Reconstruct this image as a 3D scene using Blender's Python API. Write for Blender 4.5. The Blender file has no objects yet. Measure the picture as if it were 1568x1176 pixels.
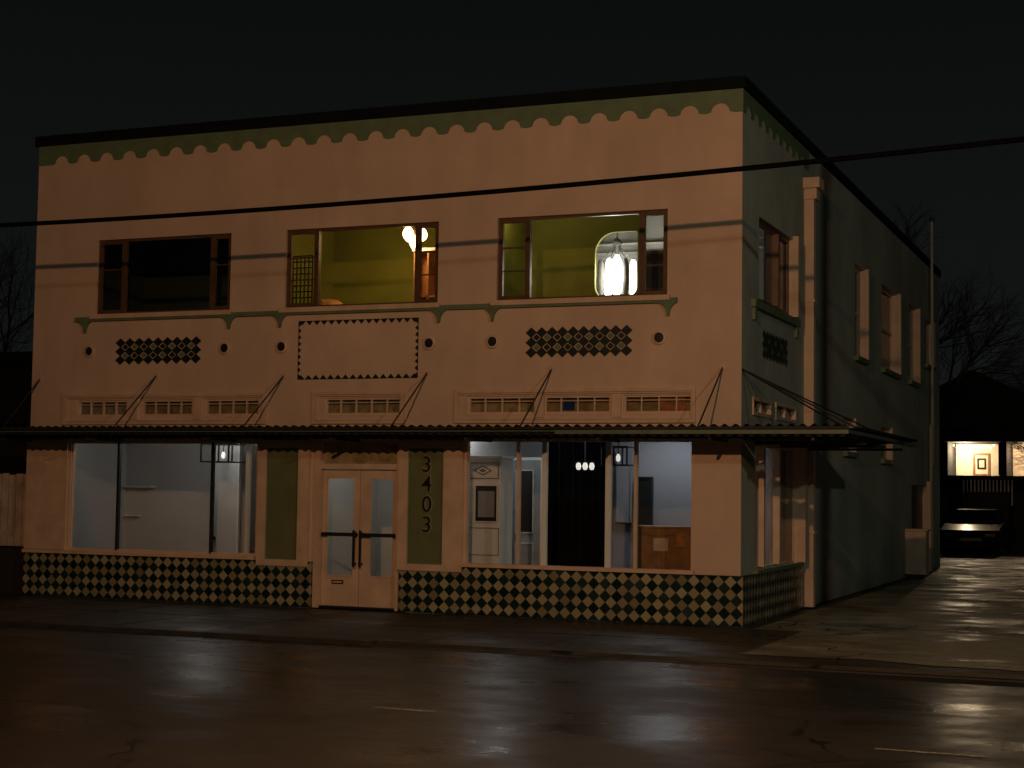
import bpy, bmesh, math, random
from mathutils import Vector, Matrix
random.seed(7)
sc=bpy.context.scene
COL=bpy.context.collection
# ------------------------------------------------------------------ camera (solved from the facade survey)
YAW,PIT,ROL=0.38895,0.06593,0.01375
FPX=2458.27; CAM=Vector((5.537,-21.992,1.85))
F0=Vector((-math.sin(YAW)*math.cos(PIT),math.cos(YAW)*math.cos(PIT),math.sin(PIT)))
R0=Vector((math.cos(YAW),math.sin(YAW),0)); U0=R0.cross(F0)
R=R0*math.cos(ROL)+U0*math.sin(ROL); U=-R0*math.sin(ROL)+U0*math.cos(ROL)
cd=bpy.data.cameras.new("camera"); cam=bpy.data.objects.new("camera",cd); COL.objects.link(cam)
cd.sensor_width=36; cd.lens=FPX/1568*36; cd.clip_start=.1; cd.clip_end=2000
M=Matrix((R,U,-F0)).transposed().to_4x4(); M.translation=CAM; cam.matrix_world=M
sc.camera=cam
# survey helpers: measure a point of the photograph on a known wall plane (metres)
def meas(px,py,axis,val):
    d=F0*FPX+R*(px-784)-U*(py-588); t=(val-CAM[axis])/d[axis]; return CAM+d*t
def FX(px,py,y=0.0):
    P=meas(px,py,1,y); return P.x,P.z
def SY(px,py,x=0.0):
    P=meas(px,py,0,x); return P.y,P.z
def fr(px0,px1,py0,py1,y=0.0):
    m=(py0+py1)/2; c=(px0+px1)/2
    return FX(px0,m,y)[0],FX(px1,m,y)[0],FX(c,py1,y)[1],FX(c,py0,y)[1]   # x0,x1,z0,z1
def sr(px0,px1,py0,py1,x=0.0):
    m=(py0+py1)/2; c=(px0+px1)/2
    return SY(px0,m,x)[0],SY(px1,m,x)[0],SY(c,py1,x)[1],SY(c,py0,x)[1]
# ------------------------------------------------------------------ materials
def newmat(n):
    m=bpy.data.materials.new(n); m.use_nodes=True; nt=m.node_tree
    b=nt.nodes["Principled BSDF"]; return m,nt,b
def basic(n,col,rough=.7,var=.15,scale=6,bump=.0,metal=0,spec=.5,emit=None,es=0):
    m,nt,b=newmat(n); N=nt.nodes; Lk=nt.links
    tc=N.new("ShaderNodeTexCoord"); no=N.new("ShaderNodeTexNoise"); no.inputs["Scale"].default_value=scale; no.inputs["Detail"].default_value=5
    Lk.new(tc.outputs["Object"],no.inputs["Vector"])
    mr=N.new("ShaderNodeMapRange"); mr.inputs[1].default_value=.3; mr.inputs[2].default_value=.7; mr.inputs[3].default_value=1-var; mr.inputs[4].default_value=1+var
    Lk.new(no.outputs["Fac"],mr.inputs[0])
    mx=N.new("ShaderNodeVectorMath"); mx.operation='SCALE'; mx.inputs[0].default_value=col[:3]; Lk.new(mr.outputs[0],mx.inputs["Scale"])
    Lk.new(mx.outputs[0],b.inputs["Base Color"])
    b.inputs["Roughness"].default_value=rough; b.inputs["Metallic"].default_value=metal; b.inputs["Specular IOR Level"].default_value=spec
    if bump:
        n2=N.new("ShaderNodeTexNoise"); n2.inputs["Scale"].default_value=scale*8; Lk.new(tc.outputs["Object"],n2.inputs["Vector"])
        bp=N.new("ShaderNodeBump"); bp.inputs["Strength"].default_value=bump; bp.inputs["Distance"].default_value=.01
        Lk.new(n2.outputs["Fac"],bp.inputs["Height"]); Lk.new(bp.outputs[0],b.inputs["Normal"])
    if emit: b.inputs["Emission Color"].default_value=(*emit,1); b.inputs["Emission Strength"].default_value=es
    return m
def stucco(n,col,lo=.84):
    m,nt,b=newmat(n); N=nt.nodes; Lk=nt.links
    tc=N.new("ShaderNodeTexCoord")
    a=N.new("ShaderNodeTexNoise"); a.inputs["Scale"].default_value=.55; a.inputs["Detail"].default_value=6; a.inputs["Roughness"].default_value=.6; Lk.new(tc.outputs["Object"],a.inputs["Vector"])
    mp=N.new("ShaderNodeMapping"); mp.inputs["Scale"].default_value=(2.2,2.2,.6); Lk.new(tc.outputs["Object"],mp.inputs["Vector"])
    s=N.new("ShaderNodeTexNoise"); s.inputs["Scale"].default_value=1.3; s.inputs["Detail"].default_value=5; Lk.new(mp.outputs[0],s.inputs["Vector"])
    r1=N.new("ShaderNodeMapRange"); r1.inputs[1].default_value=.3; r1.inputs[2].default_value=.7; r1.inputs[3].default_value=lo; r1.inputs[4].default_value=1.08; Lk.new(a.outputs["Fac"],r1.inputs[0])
    r2=N.new("ShaderNodeMapRange"); r2.inputs[1].default_value=.35; r2.inputs[2].default_value=.65; r2.inputs[3].default_value=.95; r2.inputs[4].default_value=1.02; Lk.new(s.outputs["Fac"],r2.inputs[0])
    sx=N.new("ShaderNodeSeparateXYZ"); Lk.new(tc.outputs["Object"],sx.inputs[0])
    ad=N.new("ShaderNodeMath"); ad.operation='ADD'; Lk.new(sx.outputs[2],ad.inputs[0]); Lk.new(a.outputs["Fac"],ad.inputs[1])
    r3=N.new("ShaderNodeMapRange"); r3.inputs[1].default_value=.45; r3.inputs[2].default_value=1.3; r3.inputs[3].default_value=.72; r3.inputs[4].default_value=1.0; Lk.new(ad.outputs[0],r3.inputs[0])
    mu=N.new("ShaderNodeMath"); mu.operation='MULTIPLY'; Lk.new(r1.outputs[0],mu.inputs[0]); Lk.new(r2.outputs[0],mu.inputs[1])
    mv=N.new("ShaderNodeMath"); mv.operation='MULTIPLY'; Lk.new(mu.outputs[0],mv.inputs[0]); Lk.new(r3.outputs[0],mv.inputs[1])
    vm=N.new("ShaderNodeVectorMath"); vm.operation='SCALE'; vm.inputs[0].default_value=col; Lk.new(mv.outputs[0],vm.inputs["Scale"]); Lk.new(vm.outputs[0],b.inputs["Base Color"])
    n2=N.new("ShaderNodeTexNoise"); n2.inputs["Scale"].default_value=45; n2.inputs["Detail"].default_value=4; Lk.new(tc.outputs["Object"],n2.inputs["Vector"])
    n3=N.new("ShaderNodeTexNoise"); n3.inputs["Scale"].default_value=1.6; n3.inputs["Detail"].default_value=2; Lk.new(tc.outputs["Object"],n3.inputs["Vector"])
    b1=N.new("ShaderNodeBump"); b1.inputs["Strength"].default_value=.4; b1.inputs["Distance"].default_value=.007; Lk.new(n2.outputs["Fac"],b1.inputs["Height"])
    b2=N.new("ShaderNodeBump"); b2.inputs["Strength"].default_value=.25; b2.inputs["Distance"].default_value=.06; Lk.new(n3.outputs["Fac"],b2.inputs["Height"]); Lk.new(b1.outputs[0],b2.inputs["Normal"])
    Lk.new(b2.outputs[0],b.inputs["Normal"]); b.inputs["Roughness"].default_value=.85; b.inputs["Specular IOR Level"].default_value=.25
    return m
def tilemat():
    m,nt,b=newmat("diamond_tile"); N=nt.nodes; Lk=nt.links
    tc=N.new("ShaderNodeTexCoord"); sp=N.new("ShaderNodeSeparateXYZ"); Lk.new(tc.outputs["Object"],sp.inputs[0])
    def ma(op,a,bb):
        n=N.new("ShaderNodeMath"); n.operation=op
        for i,v in enumerate((a,bb)):
            if v is None: continue
            if isinstance(v,(int,float)): n.inputs[i].default_value=v
            else: Lk.new(v,n.inputs[i])
        return n.outputs[0]
    h=ma('ADD',sp.outputs[0],sp.outputs[1]); D=.175
    u=ma('DIVIDE',ma('ADD',h,sp.outputs[2]),D); v=ma('DIVIDE',ma('SUBTRACT',h,sp.outputs[2]),D)
    fu=ma('FLOOR',u,None); fv=ma('FLOOR',v,None)
    par=ma('MODULO',ma('ABSOLUTE',ma('ADD',fu,fv),None),2.0)
    def edge(x,f):
        d=ma('ABSOLUTE',ma('SUBTRACT',ma('SUBTRACT',x,f),.5),None); return ma('GREATER_THAN',d,.475)
    gr=ma('MAXIMUM',edge(u,fu),edge(v,fv))
    cv=N.new("ShaderNodeCombineXYZ"); Lk.new(fu,cv.inputs[0]); Lk.new(fv,cv.inputs[1])
    wn=N.new("ShaderNodeTexWhiteNoise"); Lk.new(cv.outputs[0],wn.inputs["Vector"])
    vr=N.new("ShaderNodeMapRange"); vr.inputs[3].default_value=.6; vr.inputs[4].default_value=1.15; Lk.new(wn.outputs["Value"],vr.inputs[0])
    mix=N.new("ShaderNodeMix"); mix.data_type='RGBA'; Lk.new(par,mix.inputs[0]); mix.inputs[6].default_value=(.010,.024,.018,1); mix.inputs[7].default_value=(.31,.27,.16,1)
    sc_=N.new("ShaderNodeVectorMath"); sc_.operation='SCALE'; Lk.new(mix.outputs[2],sc_.inputs[0]); Lk.new(vr.outputs[0],sc_.inputs["Scale"])
    m2=N.new("ShaderNodeMix"); m2.data_type='RGBA'; Lk.new(gr,m2.inputs[0]); Lk.new(sc_.outputs[0],m2.inputs[6]); m2.inputs[7].default_value=(.05,.05,.04,1)
    Lk.new(m2.outputs[2],b.inputs["Base Color"])
    rr=N.new("ShaderNodeMapRange"); rr.inputs[3].default_value=.12; rr.inputs[4].default_value=.4; Lk.new(wn.outputs["Value"],rr.inputs[0]); Lk.new(rr.outputs[0],b.inputs["Roughness"])
    bp=N.new("ShaderNodeBump"); bp.invert=True; bp.inputs["Strength"].default_value=.6; bp.inputs["Distance"].default_value=.004; Lk.new(gr,bp.inputs["Height"])
    n3=N.new("ShaderNodeTexNoise"); n3.inputs["Scale"].default_value=9; Lk.new(tc.outputs["Object"],n3.inputs["Vector"])
    bq=N.new("ShaderNodeBump"); bq.inputs["Strength"].default_value=.3; bq.inputs["Distance"].default_value=.01; Lk.new(n3.outputs["Fac"],bq.inputs["Height"]); Lk.new(bp.outputs[0],bq.inputs["Normal"])
    Lk.new(bq.outputs[0],b.inputs["Normal"]); return m
def wet(n,c1,c2,r0,r1,scale=.6,crack=.0035,bs=.3,spec=.5):
    m,nt,b=newmat(n); N=nt.nodes; Lk=nt.links
    tc=N.new("ShaderNodeTexCoord")
    mp=N.new("ShaderNodeMapping"); mp.inputs["Scale"].default_value=(.7,1.0,1); Lk.new(tc.outputs["Object"],mp.inputs["Vector"])
    a=N.new("ShaderNodeTexNoise"); a.inputs["Scale"].default_value=scale; a.inputs["Detail"].default_value=8; a.inputs["Roughness"].default_value=.65; Lk.new(mp.outputs[0],a.inputs["Vector"])
    g=N.new("ShaderNodeTexNoise"); g.inputs["Scale"].default_value=55; g.inputs["Detail"].default_value=3; Lk.new(tc.outputs["Object"],g.inputs["Vector"])
    cr=N.new("ShaderNodeMapRange"); cr.inputs[1].default_value=.35; cr.inputs[2].default_value=.65; Lk.new(a.outputs["Fac"],cr.inputs[0])
    mx=N.new("ShaderNodeMix"); mx.data_type='RGBA'; Lk.new(cr.outputs[0],mx.inputs[0]); mx.inputs[6].default_value=(*c1,1); mx.inputs[7].default_value=(*c2,1)
    gm=N.new("ShaderNodeMapRange"); gm.inputs[1].default_value=.3; gm.inputs[2].default_value=.7; gm.inputs[3].default_value=.45; gm.inputs[4].default_value=1.55; Lk.new(g.outputs["Fac"],gm.inputs[0])
    sm=N.new("ShaderNodeVectorMath"); sm.operation='SCALE'; Lk.new(mx.outputs[2],sm.inputs[0]); Lk.new(gm.outputs[0],sm.inputs["Scale"])
    last=sm.outputs[0]
    vo=N.new("ShaderNodeTexVoronoi"); vo.feature='DISTANCE_TO_EDGE'; vo.inputs["Scale"].default_value=.28
    wv=N.new("ShaderNodeVectorMath"); wv.operation='ADD'; nz=N.new("ShaderNodeTexNoise"); nz.inputs["Scale"].default_value=1.5; Lk.new(tc.outputs["Object"],nz.inputs["Vector"])
    Lk.new(tc.outputs["Object"],wv.inputs[0]); Lk.new(nz.outputs["Color"],wv.inputs[1]); Lk.new(wv.outputs[0],vo.inputs["Vector"])
    lt=N.new("ShaderNodeMath"); lt.operation='LESS_THAN'; lt.inputs[1].default_value=crack; Lk.new(vo.outputs["Distance"],lt.inputs[0])
    m3=N.new("ShaderNodeMix"); m3.data_type='RGBA'; Lk.new(lt.outputs[0],m3.inputs[0]); Lk.new(last,m3.inputs[6]); m3.inputs[7].default_value=(.003,.003,.003,1); last=m3.outputs[2]
    Lk.new(last,b.inputs["Base Color"]); b.inputs["Specular IOR Level"].default_value=spec
    rr=N.new("ShaderNodeMapRange"); rr.inputs[1].default_value=.38; rr.inputs[2].default_value=.6; rr.inputs[3].default_value=r0; rr.inputs[4].default_value=r1; Lk.new(a.outputs["Fac"],rr.inputs[0]); Lk.new(rr.outputs[0],b.inputs["Roughness"])
    bp=N.new("ShaderNodeBump"); bp.inputs["Strength"].default_value=bs; bp.inputs["Distance"].default_value=.005; Lk.new(g.outputs["Fac"],bp.inputs["Height"])
    bq=N.new("ShaderNodeBump"); bq.inputs["Strength"].default_value=bs*.6; bq.inputs["Distance"].default_value=.02; Lk.new(a.outputs["Fac"],bq.inputs["Height"]); Lk.new(bp.outputs[0],bq.inputs["Normal"])
    Lk.new(bq.outputs[0],b.inputs["Normal"]); return m
def glassmat():
    m=bpy.data.materials.new("window_glass"); m.use_nodes=True; nt=m.node_tree; nt.nodes.clear(); N=nt.nodes; Lk=nt.links
    o=N.new("ShaderNodeOutputMaterial"); t=N.new("ShaderNodeBsdfTransparent"); t.inputs[0].default_value=(.9,.92,.9,1)
    g=N.new("ShaderNodeBsdfGlossy"); g.inputs["Roughness"].default_value=.02; f=N.new("ShaderNodeFresnel"); f.inputs[0].default_value=1.6
    tc=N.new("ShaderNodeTexCoord"); n=N.new("ShaderNodeTexNoise"); n.inputs["Scale"].default_value=1.2; Lk.new(tc.outputs["Object"],n.inputs["Vector"])
    bp=N.new("ShaderNodeBump"); bp.inputs["Strength"].default_value=.05; bp.inputs["Distance"].default_value=.02; Lk.new(n.outputs["Fac"],bp.inputs["Height"]); Lk.new(bp.outputs[0],g.inputs["Normal"])
    mx=N.new("ShaderNodeMixShader"); Lk.new(f.outputs[0],mx.inputs[0]); Lk.new(t.outputs[0],mx.inputs[1]); Lk.new(g.outputs[0],mx.inputs[2]); Lk.new(mx.outputs[0],o.inputs[0]); return m
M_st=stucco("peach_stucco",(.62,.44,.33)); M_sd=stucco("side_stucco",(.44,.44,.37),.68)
M_tr=basic("peach_trim",(.60,.42,.30),.5,.12,4,.2)
M_gr=basic("green_paint",(.12,.17,.09),.6,.15,4,.2)
M_gp=basic("green_panel",(.13,.145,.06),.55,.12,3,.1)
M_cap=basic("roof_flashing",(.006,.008,.008),.8,.2,3,.2,spec=.1)
M_rf=basic("roof_felt",(.03,.03,.03),.9)
M_blk=basic("dark_tile",(.012,.018,.014),.4,.3,8)
M_bz=basic("bronze_frame",(.10,.05,.022),.45,.2,6)
M_dk=basic("dark_frame",(.014,.014,.014),.4)
M_ti=tilemat(); M_gl=glassmat()
M_wh=basic("white_paint",(.7,.7,.68),.5,.06,3)
M_met=basic("corrugated_metal",(.018,.020,.018),.6,.3,5,spec=.3)
M_fas=basic("fascia_paint",(.11,.135,.09),.5,.2,3)
M_trg=basic("transom_glass",(.32,.24,.13),.25,.35,7)
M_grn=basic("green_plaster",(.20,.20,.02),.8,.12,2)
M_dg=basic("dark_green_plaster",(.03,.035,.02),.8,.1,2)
M_wr=basic("grey_wall",(.52,.51,.50),.8,.08,1)
M_bl=basic("bluegrey_wall",(.27,.275,.31),.8,.08,1)
M_drk=basic("dark_doorway_curtain",(.006,.004,.004),.9,.3,4,spec=.1)
M_wood=basic("oak_wood",(.26,.12,.045),.45,.25,7)
M_flr=basic("interior_floor",(.12,.09,.06),.5)
M_cl=basic("ceiling_white",(.6,.6,.58),.9)
M_blu=basic("blue_glass",(.02,.05,.22),.2)
M_am=basic("amber_wood",(.4,.16,.04),.4,.4,10)
# ------------------------------------------------------------------ mesh builder
class MB:
    def __init__(s,name,parent=None): s.n=name; s.v=[]; s.f=[]; s.mi=[]; s.m=[]; s.p=parent
    def mat(s,m):
        if m not in s.m: s.m.append(m)
        return s.m.index(m)
    def poly(s,pts,m):
        i=len(s.v); s.v+= [tuple(p) for p in pts]; s.f.append(tuple(range(i,i+len(pts)))); s.mi.append(s.mat(m))
    def box(s,x0,x1,y0,y1,z0,z1,m):
        if x0>x1:x0,x1=x1,x0
        if y0>y1:y0,y1=y1,y0
        if z0>z1:z0,z1=z1,z0
        i=len(s.v); s.v+=[(x0,y0,z0),(x1,y0,z0),(x1,y1,z0),(x0,y1,z0),(x0,y0,z1),(x1,y0,z1),(x1,y1,z1),(x0,y1,z1)]
        for f in ((0,3,2,1),(4,5,6,7),(0,1,5,4),(1,2,6,5),(2,3,7,6),(3,0,4,7)): s.f.append(tuple(i+a for a in f)); s.mi.append(s.mat(m))
    def tube(s,a,b,r,m,n=8,r2=None):
        a=Vector(a);b=Vector(b);d=(b-a).normalized(); u=d.orthogonal().normalized(); w=d.cross(u); r2=r if r2 is None else r2
        i=len(s.v)
        for c,rr in ((a,r),(b,r2)):
            for k in range(n):
                t=2*math.pi*k/n; s.v.append(tuple(c+(u*math.cos(t)+w*math.sin(t))*rr))
        for k in range(n): s.f.append((i+k,i+(k+1)%n,i+n+(k+1)%n,i+n+k)); s.mi.append(s.mat(m))
        s.f.append(tuple(i+k for k in range(n))[::-1]); s.mi.append(s.mat(m)); s.f.append(tuple(i+n+k for k in range(n))); s.mi.append(s.mat(m))
    def lathe(s,c,prof,m,n=20,axis=2):
        i=len(s.v)
        for (r,h) in prof:
            for k in range(n):
                t=2*math.pi*k/n
                if axis==2: s.v.append((c[0]+r*math.cos(t),c[1]+r*math.sin(t),c[2]+h))
                elif axis==1: s.v.append((c[0]+r*math.cos(t),c[1]+h,c[2]+r*math.sin(t)))
                else: s.v.append((c[0]+h,c[1]+r*math.cos(t),c[2]+r*math.sin(t)))
        for j in range(len(prof)-1):
            for k in range(n):
                s.f.append((i+j*n+k,i+j*n+(k+1)%n,i+(j+1)*n+(k+1)%n,i+(j+1)*n+k)); s.mi.append(s.mat(m))
    def done(s,smooth=False,bevel=0):
        me=bpy.data.meshes.new(s.n); me.from_pydata(s.v,[],s.f)
        for m in s.m: me.materials.append(m)
        me.polygons.foreach_set("material_index",s.mi)
        bm=bmesh.new(); bm.from_mesh(me); bmesh.ops.recalc_face_normals(bm,faces=bm.faces); bm.to_mesh(me); bm.free()
        if smooth: me.polygons.foreach_set("use_smooth",[True]*len(me.polygons))
        me.update(); o=bpy.data.objects.new(s.n,me); COL.objects.link(o)
        if s.p: o.parent=s.p
        if bevel:
            b=o.modifiers.new("b",'BEVEL'); b.width=bevel; b.segments=2; b.limit_method='ANGLE'
        return o
def empty(n):
    o=bpy.data.objects.new(n,None); COL.objects.link(o); return o
L,H,W=12.25,7.75,20.96
BLD=empty("corner_shop_building")
ZS0,ZS1=.72,2.60   # shopfront sill/head
# ---- openings
w=[list(fr(148,353,363,478)),list(fr(437,671,347,468)),list(fr(761,1022,325,457))]
zt=sum(a[3] for a in w)/3; zb=sum(a[2] for a in w)/3
for a in w: a[2]=zb; a[3]=zt
_,_,TZ0,TZ1=fr(497,615,609,635)
tr=[fr(118,195,610,636),fr(217,295,610,636),fr(314,397,610,636),fr(497,615,608,634),fr(716,820,603,633),fr(833,935,602,631),fr(955,1062,600,628)]
tr=[[a[0],a[1],TZ0,TZ1] for a in tr]
xl0=FX(103,760)[0]; xl1=FX(397,760)[0]; xd0=FX(482,800)[0]; xd1=FX(612,800)[0]; xr0=FX(711,760)[0]; xr1=FX(1062,760)[0]; xp1=FX(476,760)[0]; xp3=FX(612,760)[0]
front_holes=w+tr+[[xl0,xl1,ZS0,ZS1],[xr0,xr1,ZS0,ZS1],[xd0,xd1,.0,ZS1]]
g0,g1=SY(1156,760)[0],SY(1222,760)[0]; a0,a1=SY(1162,400)[0],SY(1214,400)[0]
t0,t1,t2,t3=SY(1152,620)[0],SY(1180,620)[0],SY(1187,620)[0],SY(1218,620)[0]
u=[sr(1309,1324,412,551),sr(1350,1374,450,572),sr(1391,1404,472,586),sr(1416,1427,492,560)]
uz1,uz0=6.28,4.5
side_holes=[[a0,a1,zb,zt],[g0,g1,ZS0,ZS1],[t0,t1,TZ0,TZ1],[t2,t3,TZ0,TZ1]]
for q in u[:3]: side_holes.append([q[0],q[1],uz0,uz1])
side_holes.append([u[3][0],u[3][1],u[3][2],u[3][3]])
s1=sr(1292,1308,640,692); s2=sr(1349,1364,655,704)
side_holes+= [[s1[0],s1[1],s1[2],s1[3]],[s2[0],s2[1],s2[2],s2[3]]]
dr=sr(1396,1419,724,860); side_holes.append([dr[0],dr[1],0.0,2.1])
def wall(name,u0,u1,z0,z1,holes,depth,mat,rm,P):
    b=MB(name,BLD)
    us=sorted(set([u0,u1]+[h[0] for h in holes]+[h[1] for h in holes])); zs=sorted(set([z0,z1]+[h[2] for h in holes]+[h[3] for h in holes]))
    us=[x for x in us if u0-1e-6<=x<=u1+1e-6]; zs=[x for x in zs if z0-1e-6<=x<=z1+1e-6]
    for i in range(len(us)-1):
        for j in range(len(zs)-1):
            cu=(us[i]+us[i+1])/2; cz=(zs[j]+zs[j+1])/2
            if any(h[0]<cu<h[1] and h[2]<cz<h[3] for h in holes): continue
            b.poly([P(us[i],0,zs[j]),P(us[i+1],0,zs[j]),P(us[i+1],0,zs[j+1]),P(us[i],0,zs[j+1])],mat)
    for h in holes:
        a,c,d,e=h
        b.poly([P(a,0,d),P(a,depth,d),P(a,depth,e),P(a,0,e)],rm); b.poly([P(c,0,d),P(c,depth,d),P(c,depth,e),P(c,0,e)],rm)
        b.poly([P(a,0,e),P(a,depth,e),P(c,depth,e),P(c,0,e)],rm); b.poly([P(a,0,d),P(a,depth,d),P(c,depth,d),P(c,0,d)],rm)
    return b.done()
PF=lambda u_,d,z:(u_,d,z); PS=lambda u_,d,z:(-d,u_,z)
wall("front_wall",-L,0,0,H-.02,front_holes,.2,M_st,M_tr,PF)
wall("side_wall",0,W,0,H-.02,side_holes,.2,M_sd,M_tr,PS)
b=MB("rear_and_party_walls",BLD)
b.poly([(-L,0,0),(-L,W,0),(-L,W,H-.02),(-L,0,H-.02)],M_sd); b.poly([(-L,W,0),(0,W,0),(0,W,H-.02),(-L,W,H-.02)],M_sd)
b.done()
b=MB("roof",BLD); b.box(-L+.2,-.2,.2,W-.2,H-.5,H-.4,M_rf); b.done()
b=MB("parapet_flashing",BLD)
b.box(-L-.05,.05,-.06,.25,H-.17,H,M_cap); b.box(-.2,.05,.25,W+.05,H-.17,H,M_cap); b.box(-L-.05,-L+.2,.25,W+.05,H-.17,H,M_cap); b.box(-L+.2,-.2,W-.2,W+.05,H-.17,H,M_cap); b.done()
def scallop(name,s0,s1,P,c0,sp,n,zt_,zb_):
    b=MB(name,BLD); pts=[]
    N=int((s1-s0)/.0125)
    for i in range(N+1):
        s=s0+(s1-s0)*i/N; k=round((s-c0)/sp); k=max(0,min(n-1,k)); t=(s-(c0+k*sp))
        if abs(t)<.135: z=zb_+.015+.125*math.sqrt(max(0,1-(t/.135)**2))
        else:
            q=(abs(t)-.135)/(sp/2-.135); q=min(1,q); z=zb_+.02*(1-math.sin(q*math.pi/2))
        pts.append((s,z))
    for i in range(N):
        (sa,za),(sb,zb2)=pts[i],pts[i+1]
        b.poly([P(sa,-.012,za),P(sb,-.012,zb2),P(sb,-.012,zt_),P(sa,-.012,zt_)],M_gr)
        b.poly([P(sa,-.012,za),P(sb,-.012,zb2),P(sb,0,zb2),P(sa,0,za)],M_gr)
    b.done()
scallop("scallop_frieze",-L,0.012,PF,-11.77,.458,26,H-.168,7.25)
scallop("side_scallop_frieze",-.012,4.45,PS,.3,.458,9,H-.168,7.25)
b=MB("sill_belt",BLD)
bx0,bz0=FX(118,487); bx1,bz1=FX(1038,463); bz=(bz0+bz1)/2
b.box(bx0,bx1,-.06,.0-.001,bz-.035,bz+.035,M_gr)
def drop(x,z):
    pr=[(-.13,0),(-.07,-.04),(-.03,-.10),(-.015,-.19),(.015,-.19),(.03,-.10),(.07,-.04),(.13,0)]
    f=[(x+p[0],-.055,z+p[1]) for p in pr]; k=[(x+p[0],-.001,z+p[1]) for p in pr]
    b.poly(f,M_gr)
    for i in range(len(pr)-1): b.poly([f[i],f[i+1],k[i+1],k[i]],M_gr)
for q in [(132,500),(352,492),(430,490),(673,480),(755,482),(1024,472)]:
    drop(FX(*q)[0],bz-.035)
for a in w: b.box(a[0]-.06,a[1]+.06,-.085,.0-.002,zb-.075,zb-.001,M_tr)
sy0,sy1=SY(1150,480)[0],SY(1220,480)[0]
b.box(.001,.07,sy0,sy1,bz-.06,bz+.05,M_gr)
for yy in (sy0+.12,sy1-.12): b.box(.001,.05,yy-.06,yy+.06,bz-.24,bz-.06,M_gr)
b.done()
b=MB("round_vents",BLD)
vz=sum(FX(*q)[1] for q in [(138,538),(345,533),(432,531),(658,526),(755,523),(1010,517)])/6
for q in [(138,538),(345,533),(432,531),(658,526),(755,523),(1010,517)]:
    x=FX(*q)[0]
    b.lathe((x,0,vz),[(.105,-.001),(.105,-.03),(.072,-.04),(.072,-.004),(.001,-.004)],M_tr,20,1)
    b.lathe((x,0,vz),[(.07,-.006),(.068,-.034),(.001,-.036)],M_dk,20,1)
b.done()
def diamonds(name,P,s0,s1,z0,z1,nc,nr):
    b=MB(name,BLD); pw=(s1-s0)/nc; ph=(z1-z0)/nr
    def dia(cx,cz,m,d,k=.98):
        b.poly([P(cx-pw/2*k,d,cz),P(cx,d,cz-ph/2*k),P(cx+pw/2*k,d,cz),P(cx,d,cz+ph/2*k)],m)
    for i in range(nc):
        for j in range(nr): dia(s0+pw*(i+.5),z0+ph*(j+.5),M_blk,-.012,1.1)
    for i in range(nc-1):
        for j in range(nr-1): dia(s0+pw*(i+1),z0+ph*(j+1),M_blk if (i+j)%2 else M_gr,-.008,.7)
    b.done()
q=fr(178,308,517,557); diamonds("diamond_vent_panel",PF,q[0],q[1],q[2],q[3],9,3)
q=fr(806,968,500,546); diamonds("diamond_vent_panel_right",PF,q[0],q[1],q[2],q[3],10,3)
q=sr(1167,1205,512,555); diamonds("diamond_vent_panel_side",PS,q[0],q[1],q[2],q[3],8,3)
b=MB("zigzag_sign_border",BLD); q=fr(457,641,489,580)
nx=16; nz=9; px=(q[1]-q[0])/nx; pz=(q[3]-q[2])/nz
for i in range(nx):
    for (z,s) in ((q[3],-1),(q[2],1)):
        x=q[0]+px*i; b.poly([(x,-.012,z),(x+px,-.012,z),(x+px/2,-.012,z+s*px*.55)],M_blk)
for j in range(nz):
    for (x,s) in ((q[0],1),(q[1],-1)):
        z=q[2]+pz*j; b.poly([(x,-.012,z),(x,-.012,z+pz),(x+s*pz*.55,-.012,z+pz/2)],M_blk)
b.done()
b=MB("diamond_tile_bulkhead",BLD)
T=.70
def tilebox(x0,x1): b.box(x0,x1,-.04,-.001,0,T,M_ti)
tilebox(-L-.02,xd0-.02); tilebox(xd1+.02,.04)
b.box(.001,.04,-.001,SY(1226,900)[0],0,T,M_ti)
b.done()
b=MB("bulkhead_cap",BLD)
b.box(-L-.03,FX(392,850)[0],-.075,-.001,T,T+.055,M_tr); b.box(FX(698,860)[0],FX(1064,870)[0],-.075,-.001,T,T+.055,M_tr)
b.box(.001,.075,SY(1153,866)[0],SY(1224,866)[0],T,T+.055,M_gr); b.done()
# ---- upper windows
def framerect(b,x0,x1,z0,z1,t,y0,y1,m):
    b.box(x0,x0+t,y0,y1,z0,z1,m); b.box(x1-t,x1,y0,y1,z0,z1,m); b.box(x0+t,x1-t,y0,y1,z0,z0+t,m); b.box(x0+t,x1-t,y0,y1,z1-t,z1,m)
WIN=MB("upper_windows",BLD); b=WIN
mull=[(188,322),(484,636),(808,980)]
for i,a in enumerate(w):
    framerect(b,a[0],a[1],a[2],a[3],.04,.05,.11,M_bz)
    ym=[425,410,395][i]
    mA=FX(mull[i][0],ym)[0]; mB=FX(mull[i][1],ym)[0]
    for mm in (mA,mB): b.box(mm-.025,mm+.025,.03,.11,a[2]+.04,a[3]-.04,M_bz)
    for (c,d) in ((a[0]+.04,mA-.025),(mB+.025,a[1]-.04)):
        framerect(b,c,d,a[2]+.04,a[3]-.04,.035,.045,.10,M_bz)
        if i!=0 :
            hh=(a[3]-a[2]-.2)
            for k in (1,2): 
                z=a[2]+.1+hh*k/3; b.box(c+.035,d-.035,.055,.09,z-.010,z+.010,M_bz)
        else:
            z=a[2]+(a[3]-a[2])*.6; b.box(c+.035,d-.035,.055,.09,z-.010,z+.010,M_bz)
    b.poly([(a[0]+.03,.075,a[2]+.03),(a[1]-.03,.075,a[2]+.03),(a[1]-.03,.075,a[3]-.03),(a[0]+.03,.075,a[3]-.03)],M_gl)
b.done()
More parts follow.
